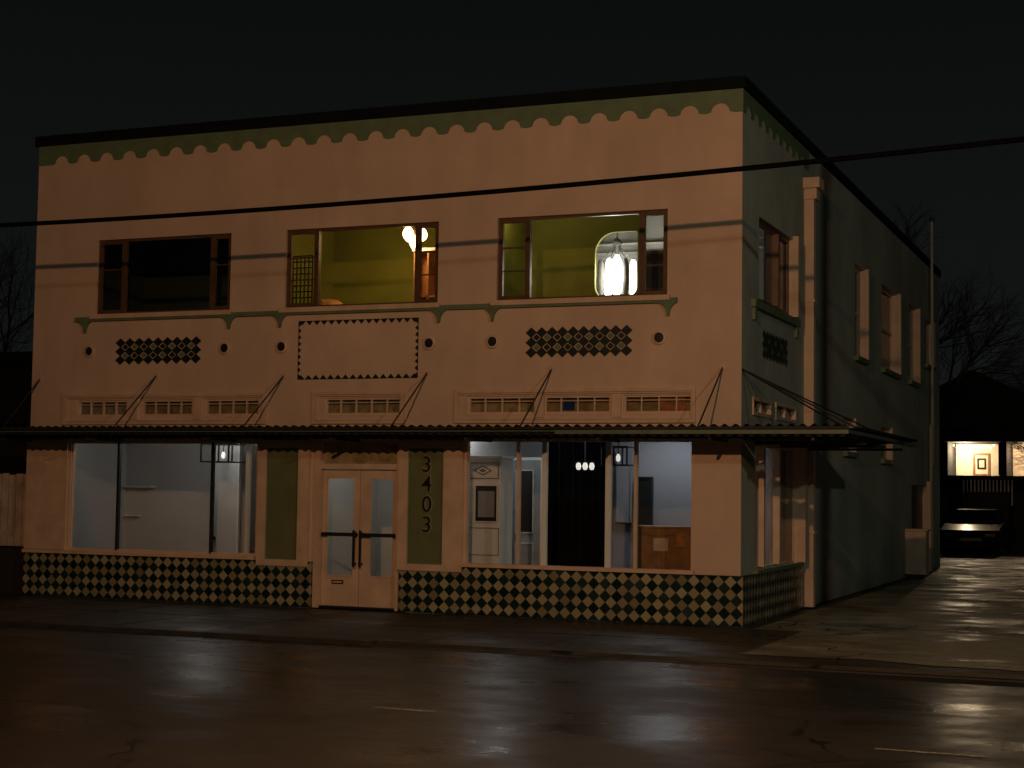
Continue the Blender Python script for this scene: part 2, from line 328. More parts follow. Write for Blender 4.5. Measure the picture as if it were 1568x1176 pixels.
a=w[1]; b=MB("lattice_screen",BLD); x0,x1,z0,z1=fr(448,478,392,465,.35)
for k in range(6): x=x0+(x1-x0)*k/5; b.box(x-.008,x+.008,.35,.37,z0,z1,M_dk)
for k in range(9): z=z0+(z1-z0)*k/8; b.box(x0,x1,.352,.368,z-.008,z+.008,M_dk)
b.done()
b=MB("transom_windows",BLD)
for i,a in enumerate(tr):
    framerect(b,a[0],a[1],a[2],a[3],.03,.02,.08,M_tr)
    n=4 if i!=3 else 5
    for k in range(1,n):
        x=a[0]+(a[1]-a[0])*k/n; b.box(x-.009,x+.009,.03,.07,a[2]+.03,a[3]-.03,M_tr)
    zq=a[2]+(a[3]-a[2])*.72; b.box(a[0]+.03,a[1]-.03,.035,.065,zq-.006,zq+.006,M_tr)
    b.poly([(a[0],.06,a[2]),(a[1],.06,a[2]),(a[1],.06,a[3]),(a[0],.06,a[3])],M_gl)
    b.poly([(a[0],.12,a[2]),(a[1],.12,a[2]),(a[1],.12,a[3]),(a[0],.12,a[3])],M_trg)
x0,x1,z0,z1=fr(862,880,608,622,.1); b.box(x0,x1,.09,.11,TZ0+.06,TZ1-.06,M_blu)
x0,x1,z0,z1=fr(1010,1050,600,626,.1); b.box(x0,x1,.09,.11,TZ0+.03,TZ1-.03,M_am)
def groupmould(x0,x1,z0,z1):
    framerect(b,x0,x1,z0,z1,.05,-.045,-.001,M_tr); framerect(b,x0+.055,x1-.055,z0+.055,z1-.055,.02,-.028,-.001,M_tr)
gz0=TZ0-.14; gz1=TZ1+.10
groupmould(FX(98,625)[0],FX(408,625)[0],gz0,gz1); groupmould(FX(480,620)[0],FX(620,620)[0],gz0,gz1); groupmould(FX(698,618)[0],FX(1066,615)[0],gz0,gz1)
for pxm in (206,304,827,945): 
    x=FX(pxm,620)[0]; b.box(x-.07,x+.07,-.035,-.001,gz0+.08,gz1-.08,M_tr)
b.done()
# ---- shop window frames
b=MB("shopfront_frames",BLD)
framerect(b,xl0,xl1,ZS0,ZS1,.05,.0+.003,.12,M_tr)
framerect(b,xl0+.05,xl1-.05,ZS0+.05,ZS1-.05,.025,.03,.09,M_tr)
for p in (178,322):
    x=FX(p,760)[0]; b.box(x-.022,x+.022,.03,.09,ZS0+.05,ZS1-.05,M_dk)
x=FX(381,760)[0]; b.box(x-.13,x-.06,.10,.16,ZS0+.06,ZS1-.06,M_wh)
framerect(b,xr0,xr1,ZS0,ZS1,.035,.003,.12,M_tr)
for p,t,m in ((792,.022,M_tr),(832,.035,M_wh),(930,.04,M_wh),(972,.022,M_tr)):
    x=FX(p,760)[0]; b.box(x-t,x+t,.02,.10,ZS0+.036,ZS1-.036,m)
for (c,d) in ((xl0,xl1),(xr0,xr1)):
    b.poly([(c+.03,.06,ZS0+.02),(d-.03,.06,ZS0+.02),(d-.03,.06,ZS1-.02),(c+.03,.06,ZS1-.02)],M_gl)
b.done()
# ---- piers with green panels
b=MB("panelled_piers",BLD)
for (A,B,g,h,zb_) in ((397,476,410,459,.62),(612,711,627,681,.62)):
    x0=FX(A,760)[0]+.005; x1=FX(B,760)[0]-.005; gx0=FX(g,760)[0]; gx1=FX(h,760)[0]
    z0=zb_; z1=ZS1-.02
    b.box(x0,gx0,-.07,-.001,z0,z1,M_tr); b.box(gx1,x1,-.07,-.001,z0,z1,M_tr); b.box(gx0,gx1,-.07,-.001,z0,z0+.10,M_tr); b.box(gx0,gx1,-.07,-.001,2.46,z1,M_tr)
    b.box(gx0,gx1,-.02,-.001,z0+.10,2.46,M_gp)
    framerect(b,gx0+.001,gx1-.001,z0+.101,2.459,.02,-.045,-.021,M_gr)
b.box(-L-.03,xl0-.0,-.03,-.001,T+.06,ZS1-.02,M_tr)
b.done()
M_num=basic("number_metal",(.03,.03,.028),.35,.1,5,metal=.4); M_nume=basic("number_edge",(.4,.36,.28),.4)
for ch,py in (("3",712),("4",742),("0",773),("3",804)):
    x,z=FX(654,py,-.03)
    for nm,mt,off,ex in (("house_number_edge",M_nume,.016,-.030),("house_number",M_num,.004,-.040)):
        c=bpy.data.curves.new(nm,'FONT'); c.body=ch; c.size=.34; c.extrude=.006; c.offset=off*.6; c.align_x='CENTER'; c.align_y='CENTER'; c.materials.append(mt)
        o=bpy.data.objects.new(nm,c); COL.objects.link(o); o.location=(x,ex,z); o.rotation_euler=(math.pi/2,0,0); o.parent=BLD
# ---- doors
b=MB("double_doors",BLD); DY=.06
dx0=xd0; dx1=xd1
b.box(dx0,dx0+.10,-.03,.12,0,ZS1,M_tr); b.box(dx1-.05,dx1,-.03,.12,0,ZS1,M_tr); b.box(dx0+.10,dx1-.05,-.02,.12,2.14,2.22,M_tr); b.box(dx0+.10,dx1-.05,-.02,.12,ZS1-.05,ZS1,M_tr)
b.box(dx0+.10,dx1-.05,.0,.2,0,.03,M_dk)
b.poly([(dx0+.1,.06,2.22),(dx1-.05,.06,2.22),(dx1-.05,.06,2.55),(dx0+.1,.06,2.55)],M_trg)
lx0=dx0+.10; lx1=dx1-.05; mid=FX(551,800,DY)[0]
for (c,d,g0_,g1_) in ((lx0+.006,mid-.006,500,543),(mid+.006,lx1-.006,566,608)):
    gx0=FX(g0_,800,DY)[0]; gx1=FX(g1_,800,DY)[0]; gx1=min(gx1,d-.07)
    gz0_,gz1_=FX(520,882,DY)[1],FX(520,731,DY)[1]
    b.box(c,gx0,DY,DY+.045,.035,2.135,M_tr); b.box(gx1,d,DY,DY+.045,.035,2.135,M_tr); b.box(gx0,gx1,DY,DY+.045,.035,gz0_,M_tr); b.box(gx0,gx1,DY,DY+.045,gz1_,2.135,M_tr)
    framerect(b,gx0,gx1,gz0_,gz1_,.018,DY-.012,DY+.03,M_tr)
    b.poly([(gx0,DY+.02,gz0_),(gx1,DY+.02,gz0_),(gx1,DY+.02,gz1_),(gx0,DY+.02,gz1_)],M_gl)
    zz=FX(520,818,DY)[1]
    b.box(c+.02,d-.02,DY-.075,DY-.045,zz-.028,zz+.028,M_dk)
    for xx in (c+.03,d-.05): b.box(xx,xx+.03,DY-.05,DY,zz-.02,zz+.02,M_dk)
za,zb2=FX(557,868,DY)[1],FX(557,812,DY)[1]
for s in (-1,1):
    xx=mid+s*.055; b.box(xx-.018,xx+.018,DY-.10,DY-.078,za,zb2,M_dk); b.box(xx-.01,xx+.01,DY-.08,DY,za+.03,za+.06,M_dk); b.box(xx-.01,xx+.01,DY-.08,DY,zb2-.06,zb2-.03,M_dk)
x,z=FX(517,891,DY); b.box(x-.10,x+.10,DY-.012,DY-.001,z-.03,z+.03,M_dk); b.box(x-.08,x+.08,DY-.016,DY-.012,z-.012,z+.012,M_tr)
b.done()
# ---- side windows
b=MB("side_windows",BLD)
def sframe(y0,y1,z0,z1,t,x0,x1,m):
    b.box(x0,x1,y0,y0+t,z0,z1,m); b.box(x0,x1,y1-t,y1,z0,z1,m); b.box(x0,x1,y0+t,y1-t,z0,z0+t,m); b.box(x0,x1,y0+t,y1-t,z1-t,z1,m)
def spane(y0,y1,z0,z1,x,m): b.poly([(x,y0,z0),(x,y1,z0),(x,y1,z1),(x,y0,z1)],m)
sframe(a0,a1,zb,zt,.07,-.14,-.06,M_bz)
ym=SY(1193,400)[0]; b.box(-.14,.0,ym-.04,ym+.04,zb+.07,zt-.07,M_bz); spane(a0+.05,a1-.05,zb+.05,zt-.05,-.10,M_gl)
b.box(.001,.09,a1+.001,a1+.16,zb,zt+.05,M_tr)
sframe(g0,g1,ZS0,ZS1,.06,-.16,-.06,M_tr)
for p in (1168,1192):
    ym=SY(p,760)[0]; b.box(-.12,.03,ym-.05,ym+.05,ZS0+.06,ZS1-.06,M_tr)
b.box(.001,.12,g1+.001,g1+.18,T+.06,ZS1,M_tr); b.box(.001,.06,g1+.2,g1+.34,T+.06,ZS1,M_tr)
spane(g0+.05,g1-.05,ZS0+.05,ZS1-.05,-.08,M_gl)
for (c,d) in ((t0,t1),(t2,t3)):
    sframe(c,d,TZ0,TZ1,.05,-.08,.02,M_tr); spane(c,d,TZ0,TZ1,-.06,M_gl); spane(c,d,TZ0,TZ1,-.12,M_trg)
    ym=(c+d)/2; b.box(-.07,0,ym-.02,ym+.02,TZ0+.05,TZ1-.05,M_tr)
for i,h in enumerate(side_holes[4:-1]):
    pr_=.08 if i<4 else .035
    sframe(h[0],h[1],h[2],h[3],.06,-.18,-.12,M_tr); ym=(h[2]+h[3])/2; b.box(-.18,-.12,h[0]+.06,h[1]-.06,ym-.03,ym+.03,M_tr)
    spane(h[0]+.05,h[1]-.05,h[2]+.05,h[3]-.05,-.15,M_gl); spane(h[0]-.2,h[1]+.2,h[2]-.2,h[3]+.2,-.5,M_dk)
    b.box(.001,.09,h[0]-.08,h[1]+.08,h[2]-.09,h[2]-.001,M_gr)
    b.box(.001,pr_,h[1]+.001,h[1]+.12,h[2],h[3]+.02,M_tr)
h=side_holes[-1]; b.box(-.15,-.1,h[0],h[1],0,2.1,M_dk); b.box(.001,.10,h[1]+.001,h[1]+.15,0,2.2,M_tr)
b.done()
b=MB("downspout",BLD)
dy=SY(1231,600)[0]; zt2=SY(1231,276)[1]
b.box(.001,.16,dy,dy+.16,0.02,zt2-.1,M_tr); b.box(.001,.27,dy-.10,dy+.3,zt2-.14,zt2+.03,M_tr); b.box(.001,.21,dy-.03,dy+.22,zt2-.32,zt2-.14,M_tr)
for z in (1.2,3.2,5.0): b.box(.001,.18,dy-.02,dy+.18,z,z+.05,M_tr)
py0,_=SY(1421,500); b.tube((.10,py0,2.6),(.10,py0,8.7),.035,M_sd); b.tube((.10,py0,8.7),(.10,py0,8.8),.06,M_dk)
b.tube((.08,18.7,.0),(.08,18.7,3.6),.04,M_sd)
b.done()
yb0,yb1=SY(1386,850)[0],SY(1400,850)[0]
b=MB("utility_cabinet",BLD); zc=1.05
b.box(.001,.46,yb0,yb0+.5,.08,zc,M_tr); b.box(.0012,.50,yb0-.03,yb0+.53,zc,zc+.05,M_tr); b.box(.02,.43,yb0-.015,yb0-.001,.15,zc-.08,M_tr); b.box(.05,.38,yb0+.02,yb0+.48,-.02,.08,M_dk)
b.done(bevel=.008)
# ---- awning
AX1=1.65; AY=-1.0; AYE=SY(1402,687,AX1)[0]
AWN=MB("corrugated_awning",BLD); b=AWN
ZF,ZW=2.745,2.615
def corr(s0,s1,n_per,P0,P1,z0,z1,amp=.017):
    N=int((s1-s0)/n_per*8)
    prev=None
    for i in range(N+1):
        s=s0+(s1-s0)*i/N; dz=amp*math.sin(2*math.pi*s/n_per)
        a_=P0(s,z0+dz); c_=P1(s,z1+dz)
        if prev: b.poly([prev[0],a_,c_,prev[1]],M_met)
        prev=(a_,c_)
corr(-15.5,AX1,.15,lambda s,z:(s,AY-.05,z),lambda s,z:(s,-.005,z),ZF+.01,ZW,.02)
corr(0,AYE,.15,lambda s,z:(AX1+.04,s,z),lambda s,z:(.005,s,z),ZF+.01,ZW,.02)
def valance(s0,s1,P):
    N=int((s1-s0)/.15*8); prev=None
    for i in range(N+1):
        s=s0+(s1-s0)*i/N; zl=ZF-.12+.03*abs(math.sin(math.pi*s/.15))
        q=(P(s,ZF-.03),P(s,zl))
        if prev: b.poly([prev[0],q[0],q[1],prev[1]],M_met)
        prev=q
valance(-15.5,AX1+.02,lambda s,z:(s,AY+.03,z)); valance(AY+.03,AYE,lambda s,z:(AX1-.03,s,z))
xf=FX(850,660,AY)[0]
b.box(-15.5,xf,AY-.02,AY+.02,ZF-.07,ZF-.055,M_fas); b.box(AX1-.02,AX1+.02,AY+.02,AYE,ZF-.09,ZF-.045,M_fas)
b.box(xf,AX1+.03,AY-.02,AY+.02,ZF-.105,ZF-.05,M_fas)  # deeper strip here paints in the lit stretch of the fascia
b.box(-15.5,AX1+.04,AY-.04,AY-.021,ZF-.04,ZF-.005,M_met)
b.box(-15.5,AX1-.05,-.55,-.50,ZF-.15,ZF-.10,M_met)
for x in [-14,-12.2,-10.4,-8.2,-6,-3.8,-1.8,-.2,1.2]: b.box(x-.02,x+.02,AY+.05,-.005,ZF-.19,ZF-.15,M_met)
for y in (.8,2.4,4.0): b.box(.005,AX1-.04,y-.02,y+.02,ZF-.19,ZF-.15,M_met)
b.done()
b=MB("awning_tie_rods",BLD)
for (p,q) in (((62,580),(2,650)),((240,575),(172,650)),((435,575),(370,648)),((655,570),(597,648)),((845,565),(795,646)),((1107,562),(1068,650))):
    x,z=FX(*p); x2=FX(q[0],q[1],AY+.02)[0]
    b.tube((x,-.005,z),(x2,AY+.02,ZF-.02),.012,M_dk); b.lathe((x,0,z),[(.05,-.001),(.05,-.02),(.001,-.022)],M_tr,12,1)
x,z=FX(1139,565)
for e in ((AX1-.03,AY+.05),(AX1-.03,.5),(AX1-.03,2.2)): b.tube((.0,.02,z),(e[0],e[1],ZF-.02),.012,M_dk)
b.done()
# ------------------------------------------------------------------ interiors
def room(name,x0,x1,y0,y1,z0,z1,mw,mf,mc,back=True,mback=None,right=True):
    b=MB(name,BLD)
    b.poly([(x0,y0,z0),(x1,y0,z0),(x1,y1,z0),(x0,y1,z0)],mf); b.poly([(x0,y0,z1),(x1,y0,z1),(x1,y1,z1),(x0,y1,z1)],mc)
    b.poly([(x0,y0,z0),(x0,y1,z0),(x0,y1,z1),(x0,y0,z1)],mw)
    if right: b.poly([(x1,y0,z0),(x1,y1,z0),(x1,y1,z1),(x1,y0,z1)],mw)
    if back: b.poly([(x0,y1,z0),(x1,y1,z0),(x1,y1,z1),(x0,y1,z1)],mback or mw)
    b.done()
xe0=(xl1+xd0)/2; xe1=(xd1+xr0)/2
room("left_shop_room",-L+.1,xe0,.21,2.6,.1,3.0,M_wr,M_flr,M_cl)
room("entry_room",xe0+.05,xe1,.21,3.0,.02,3.0,M_wr,M_flr,M_cl)
room("right_shop_room",xe1+.05,-.21,.21,3.2,.1,3.0,M_wr,M_flr,M_cl,mback=M_bl,right=False)
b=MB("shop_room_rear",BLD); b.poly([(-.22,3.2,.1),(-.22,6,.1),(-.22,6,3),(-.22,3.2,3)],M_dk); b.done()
xa=(w[0][1]+w[1][0])/2; xb=(w[1][1]+w[2][0])/2
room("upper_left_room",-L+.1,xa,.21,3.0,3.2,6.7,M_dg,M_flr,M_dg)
room("upper_centre_room",xa+.05,xb,.21,2.4,3.2,6.7,M_grn,M_flr,M_cl)
room("upper_right_room",xb+.05,-.21,.21,2.2,3.2,6.7,M_grn,M_flr,M_cl,back=False,right=False)
YB=2.2
cu=bpy.data.curves.new("arched_wall",'CURVE'); cu.dimensions='2D'; cu.fill_mode='BOTH'
def spl(pts):
    s=cu.splines.new('POLY'); s.points.add(len(pts)-1)
    for i,p in enumerate(pts): s.points[i].co=(p[0],p[1],0,1)
    s.use_cyclic_u=True
xw1=FX(979,400,YB)[0]
spl([(xb+.05,3.2),(xw1,3.2),(xw1,6.7),(xb+.05,6.7)])
ox0,ox1,oz0,oz1=fr(911,977,355,456,YB); rr=.2; ox1=xw1-.03
pts=[]
for (cx_,cz_,t0_) in ((ox1-.05,oz1-.05,0),(ox0+rr*1.7,oz1-rr*1.7,90),(ox0+rr,oz0+rr,180),(ox1-rr,oz0+rr,270)):
    r_=.05 if t0_==0 else (rr*1.7 if t0_==90 else rr)
    for k in range(9):
        t=math.radians(t0_+k*90/8); pts.append((cx_+r_*math.cos(t),cz_+r_*math.sin(t)))
spl(pts); cu.materials.append(M_grn); cu.extrude=.03
o=bpy.data.objects.new("arched_wall",cu); COL.objects.link(o); o.rotation_euler=(math.pi/2,0,0); o.location=(0,YB+.03,0); o.parent=BLD
M_wg=basic("warm_white_wall",(.42,.41,.39),.8,.1,3)
b=MB("white_back_room",BLD)
b.poly([(ox0-.8,YB+1.3,3.3),(-.22,YB+1.3,3.3),(-.22,YB+1.3,6.7),(ox0-.8,YB+1.3,6.7)],M_wg); b.poly([(ox0-.8,YB+.07,3.3),(ox0-.8,YB+1.3,3.3),(ox0-.8,YB+1.3,6.7),(ox0-.8,YB+.07,6.7)],M_wg)
b.poly([(ox0-.8,YB+.07,6.7),(ox0-.8,YB+1.3,6.7),(-.22,YB+1.3,6.7),(-.22,YB+.07,6.7)],M_wg); b.poly([(ox0-.8,YB+.07,3.3),(ox0-.8,YB+1.3,3.3),(-.22,YB+1.3,3.3),(-.22,YB+.07,3.3)],M_flr)
b.poly([(-.23,YB+.07,3.3),(-.23,YB+1.3,3.3),(-.23,YB+1.3,6.7),(-.23,YB+.07,6.7)],M_wg)
for k,pz_ in enumerate((374,388)):
    zz=FX(945,pz_,YB+1.2)[1]; b.box(ox0-.8,-.24,YB+1.2,YB+1.29,zz-.015,zz+.015,M_cl)
b.done()
b=MB("dark_bookcase"); x0,x1,z0,z1=fr(981,1024,388,460,1.9)
b.box(x0,x1+.15,1.9,2.15,3.21,z1,M_dk); b.box(x0-.03,x1+.18,1.88,2.17,z1,z1+.04,M_bz); 
for k in range(4): b.box(x0+.05,x1+.1,1.88,1.899,3.5+k*.5,3.52+k*.5,M_bz)
b.done()
M_em=basic("lamp_glow",(.8,.8,.8),.5,emit=(1,.95,.86),es=9); M_em2=basic("globe_glow",(.8,.7,.5),.5,emit=(1,.66,.28),es=9)
M_ems=basic("soft_lamp_glow",(.8,.8,.8),.5,emit=(1,.95,.86),es=.8)
M_cg=basic("lamp_glass_grey",(.16,.16,.155),.15)
b=MB("glass_pendant_lamp"); x,z=FX(945,372,YB+.5); LY=YB+.5
b.tube((x,LY,z+.08),(x,LY,6.69),.01,M_dk); b.lathe((x,LY,z),[(.02,.08),(.05,.06),(.09,.0),(.06,-.04),(.03,-.12),(.03,-.28)],M_cg,16)
for k in range(6):
    t=k*math.pi/3+.3; xx=x+.27*math.cos(t); yy=LY+.22*math.sin(t)
    b.tube((x,LY,z-.02),(xx,yy,z-.30),.009,M_cg)
    b.lathe((xx,yy,z-.30),[(.02,.02),(.05,-.02),(.06,-.25),(.06,-.5),(.04,-.58)],M_em if k%2==0 else M_cg,10)
b.lathe((x,LY,z-.2),[(.03,0),(.08,-.1),(.08,-.6),(.02,-.68)],M_em,14)
b.done(True)
def plight(n,loc,e,col,r=.08):
    l=bpy.data.lights.new(n,'POINT'); l.energy=e; l.color=col; l.shadow_soft_size=r; o=bpy.data.objects.new(n,l); COL.objects.link(o); o.location=loc; return o
plight("pendant_bulb",(x,YB+.22,z-.55),28,(1,.94,.84),.06)
b=MB("globe_chandelier"); x,z=FX(633,352,1.3)
b.tube((x,1.3,z),(x,1.3,6.69),.012,M_bz); b.lathe((x,1.3,z),[(.01,.06),(.04,.03),(.05,-.05),(.01,-.1)],M_bz,12)
for k in range(3):
    t=math.radians(20+k*120); xx=x+.14*math.cos(t); yy=1.3+.14*math.sin(t)
    b.tube((x,1.3,z),(xx,yy,z+.02),.01,M_bz); b.lathe((xx,yy,z),[(.03,.03),(.06,.0),(.085,-.05),(.09,-.10),(.07,-.15),(.03,-.18),(.001,-.185)],M_em2,16)
b.lathe((x,1.3,z-.13),[(.02,0),(.06,-.05),(.06,-.1),(.03,-.16),(.001,-.18)],M_em2,14)
b.done(True)
plight("chandelier_bulb",(x,1.05,z-.2),19,(1,.66,.30),.07)
b=MB("wooden_bookcase"); x0,x1,z0,z1=fr(645,668,388,462,1.6)
M_ob=basic("orange_wood",(.5,.22,.07),.5)
b.box(x0,x1+.3,1.6,1.62,3.21,z1,M_ob)
for k in range(5): b.box(x0-.02,x1+.3,1.35,1.6,3.5+k*.36,3.53+k*.36,M_ob)
b.box(x0-.02,x0+.02,1.35,1.6,3.21,z1,M_ob); b.box(x0-.04,x1+.3,1.32,1.62,z1,z1+.05,M_wh); b.box(x0+.22,x0+.25,1.35,1.6,3.21,z1,M_ob)
b.done()
b=MB("upholstered_chair"); x0,x1,z0,z1=fr(484,516,458,474,.6)
b.lathe(((x0+x1)/2-.05,.75,z1-.5),[(.30,-.75),(.30,.3),(.26,.44),(.16,.5),(.001,.52)],M_ob,20); b.box(x0-.05,x1,.55,1.0,3.21,z0-.3,M_ob); b.done(True)
# right shop furniture
def framed(b,x0,x1,z0,z1,y,m,t=.03,d=.02): framerect(b,x0,x1,z0,z1,t,y-d,y-.001,m)
b=MB("white_stove_cabinet"); Y=.75; x0,x1,z0,z1=fr(711,766,702,853,Y)
b.box(x0,x1,Y,Y+.5,.101,z1,M_wh); b.box(x0-.02,x1+.02,Y-.02,Y+.52,z1,z1+.04,M_wh)
c0,c1,d0,d1=fr(727,763,742,800,Y); b.box(c0,c1,Y-.012,Y-.001,d0,d1,M_dk); framed(b,c0,c1,d0,d1,Y-.012,M_wh,.02,.015); b.box(c0+.06,c1-.06,Y-.018,Y-.0125,d0+.08,d1-.1,M_bl)
c0,c1,d0,d1=fr(716,764,708,733,Y); framed(b,c0,c1,d0,d1,Y,M_cg,.012); 
cx_,cz_=(c0+c1)/2,(d0+d1)/2
b.poly([(cx_-.16,Y-.012,cz_),(cx_,Y-.012,cz_-.075),(cx_+.16,Y-.012,cz_),(cx_,Y-.012,cz_+.075)],M_cg); b.poly([(cx_-.12,Y-.016,cz_),(cx_,Y-.016,cz_-.055),(cx_+.12,Y-.016,cz_),(cx_,Y-.016,cz_+.055)],M_wh); b.poly([(cx_-.07,Y-.018,cz_),(cx_,Y-.018,cz_-.03),(cx_+.07,Y-.018,cz_),(cx_,Y-.018,cz_+.03)],M_cg)
c0,c1,d0,d1=fr(716,764,808,850,Y); framed(b,c0,c1,d0,d1,Y,M_cg,.008); b.done(bevel=.004)
b=MB("grey_panel_door"); Y=2.4; x0,x1,z0,z1=fr(779,828,705,855,Y); M_gd=basic("grey_door",(.26,.28,.29),.5)
b.box(x0,x1,Y,Y+.05,.101,z1,M_gd); framed(b,x0-.05,x1+.05,.102,z1+.05,Y,M_wh,.05); framed(b,x0+.12,x1-.12,.35,1.0,Y,M_cl,.02); framed(b,x0+.12,x1-.12,1.15,z1-.15,Y,M_cl,.02); b.box(x0+.13,x1-.13,Y-.008,Y-.001,1.17,z1-.17,M_dk); b.done()
b=MB("dark_doorway_curtain"); Y=2.0; x0,x1,z0,z1=fr(839,929,676,862,Y)  # near-black pleated sheet, doorway darkness painted in along with the curtain
N=60
pv=None
for i in range(N+1):
    xx=x0+(x1-x0)*i/N; yy=Y+.03*math.sin(i*.9)+.02*math.sin(i*2.3)
    if pv: b.poly([(pv[0],pv[1],.101),(xx,yy,.101),(xx,yy,2.99),(pv[0],pv[1],2.99)],M_drk)
    pv=(xx,yy)
b.box(x0-.04,x0,Y-.08,Y+.08,.101,2.99,M_am); b.done()
b=MB("wooden_cabinet"); Y=.6; x0,x1,z0,z1=fr(969,1058,809,864,Y)
b.box(x0,x1,Y,Y+.45,.101,z1,M_wood); b.box(x0-.02,x1+.02,Y-.02,Y+.47,z1,z1+.03,M_wood)
m_=(x0+x1)/2; framed(b,x0+.04,m_-.01,.2,z1-.05,Y,M_wood,.05); framed(b,m_+.01,x1-.04,.2,z1-.05,Y,M_wood,.05)
M_pp=basic("paper",(.5,.38,.26),.8); c0,c1,d0,d1=fr(1001,1024,824,844,Y); b.box(c0,c1,Y-.026,Y-.021,d0,d1,M_pp); c0,c1,d0,d1=fr(1036,1049,817,838,Y); b.box(c0,c1,Y-.026,Y-.021,d0,d1,M_am); b.done(bevel=.004)
b=MB("framed_picture"); Y=3.1; x0,x1,z0,z1=fr(972,999,730,808,Y); b.box(x0,x1,Y,Y+.05,z0,z1,M_dk); framed(b,x0,x1,z0,z1,Y,M_blk,.04); b.done()
b=MB("wall_mirror_frame"); Y=3.12; x0,x1,z0,z1=fr(944,968,690,800,Y); b.box(x0,x1,Y,Y+.04,z0,z1,M_bl); framed(b,x0,x1,z0,z1,Y,M_gd,.03); b.done()
def lantern(px0,px1,py0,py1,Y,nm):
    b=MB(nm); x0,x1,z0,z1=fr(px0,px1,py0,py1,Y); d=(x1-x0); t=.012
    for xx in (x0,(x0+x1)/2,x1):
        for yy in (Y,Y+d): b.box(xx-t,xx+t,yy-t,yy+t,z0,z1,M_dk)
    for z in (z0,z1):
        for yy in (Y,Y+d): b.box(x0,x1,yy-t*.9,yy+t*.9,z-t*.9,z+t*.9,M_dk)
        for xx in (x0,x1): b.box(xx-t*.8,xx+t*.8,Y,Y+d,z-t*.8,z+t*.8,M_dk)
    b.tube(((x0+x1)/2,Y+d/2,z0+.06),((x0+x1)/2,Y+d/2,2.99),.008,M_dk); b.lathe(((x0+x1)/2,Y+d/2,z0+.1),[(.001,-.05),(.03,-.03),(.035,.02),(.015,.07)],M_ems,12)
    b.done()
lantern(308,350,680,707,.9,"cage_lantern"); lantern(920,960,684,712,.9,"cage_lantern")
b=MB("ceiling_light"); x,z=FX(896,714,1.7)
for k in (-1,0,1): b.lathe((x+k*.11,1.7,z),[(.001,.06),(.03,.05),(.045,.0),(.03,-.05),(.001,-.06)],M_ems,10)
b.box(x-.16,x+.16,1.69,1.71,z+.06,z+.075,M_dk); b.tube((x,1.7,z+.07),(x,1.7,2.99),.01,M_dk); b.done()
M_pan=basic("added_panel_glow",(.8,.8,.8),.5,emit=(.93,.96,1),es=7)
b=MB("added_ceiling_panel"); b.box(-2.35,-1.25,1.9,2.7,2.94,2.995,M_wh); b.box(-2.30,-1.30,1.95,2.65,2.93,2.939,M_pan); b.done()  # unseen glowing panel, added to put a white reflection on the road
b=MB("partition_door"); Y=1.9; x0,x1,z0,z1=fr(325,366,690,845,Y); b.box(x0,x1,Y,Y+.05,.101,z1+.2,M_wr); framed(b,x0,x1,.102,z1+.2,Y,M_wh,.02); b.lathe((x0+.08,Y,.95),[(.03,-.06),(.035,-.04),(.01,-.001)],M_dk,10,1); b.done()
b=MB("reflection_streaks"); x0,x1,z0,z1=fr(122,236,746,790,2.55); b.box(x0,x1,2.45,2.59,z1,z1+.03,M_wh); b.box(x0-.2,x1-.3,2.5,2.59,z0,z0+.02,M_wh); b.box(x0+.25,x0+.28,2.5,2.59,z0,2.4,M_gd); b.done()  # pale bars stand in for street reflections in the glass
lamps=[("shop_lamp_left",(-9.3,.9,2.75),15,(1,.98,.95)),("entry_lamp",((xe0+xe1)/2,1.4,2.75),12,(1,.95,.86)),("shop_lamp_right_b",(-4.2,1.2,2.75),10,(.95,.97,1)),("upper_left_glow",(-10.6,2.3,5.0),.5,(.7,.8,.9)),("upper_right_bulb",(-3.9,1.1,6.2),8,(1,.78,.42))]
for n,l,e,c in lamps: plight(n,l,e,c,.1)
# ------------------------------------------------------------------ street, ground
ZR=-.075
M_gnd=basic("earth",(.03,.028,.02),.9,.3,.5,.3)
M_rd=wet("wet_asphalt",(.012,.0105,.009),(.03,.026,.021),.20,.50,.55,.005,.3,.38)
M_sw=wet("wet_concrete",(.022,.018,.012),(.06,.052,.036),.35,.7,.9,.005,.4,.35)
M_yd=wet("lit_lot_concrete",(.10,.09,.062),(.30,.275,.19),.32,.8,1.1,.005,.5,.35)  # pale tone has lamp light painted into the concrete
M_kb=basic("kerb_concrete",(.025,.022,.017),.6,.4,3,.3)
b=MB("ground"); b.poly([(-300,-300,-.13),(300,-300,-.13),(300,500,-.13),(-300,500,-.13)],M_gnd); b.done()
b=MB("road"); b.poly([(-120,-17.4,ZR),(120,-17.4,ZR),(120,-4.2,ZR),(-120,-4.2,ZR)],M_rd); b.done()
b=MB("sidewalk"); b.box(-120,120,-4.2,0,-.129,-.02,M_sw); b.box(-120,-3.5,-4.36,-4.201,-.128,-.014,M_kb); b.box(-3.5,120,-4.36,-4.201,-.128,-.060,M_kb); b.done()
b=MB("opposite_sidewalk"); b.box(-120,120,-30,-17.4,-.129,0,M_sw); b.done()
b=MB("lot_pavement"); b.box(-120,.2,.001,70,-.127,-.018,M_sw); b.box(.201,120,.001,70,-.127,-.0175,M_yd)
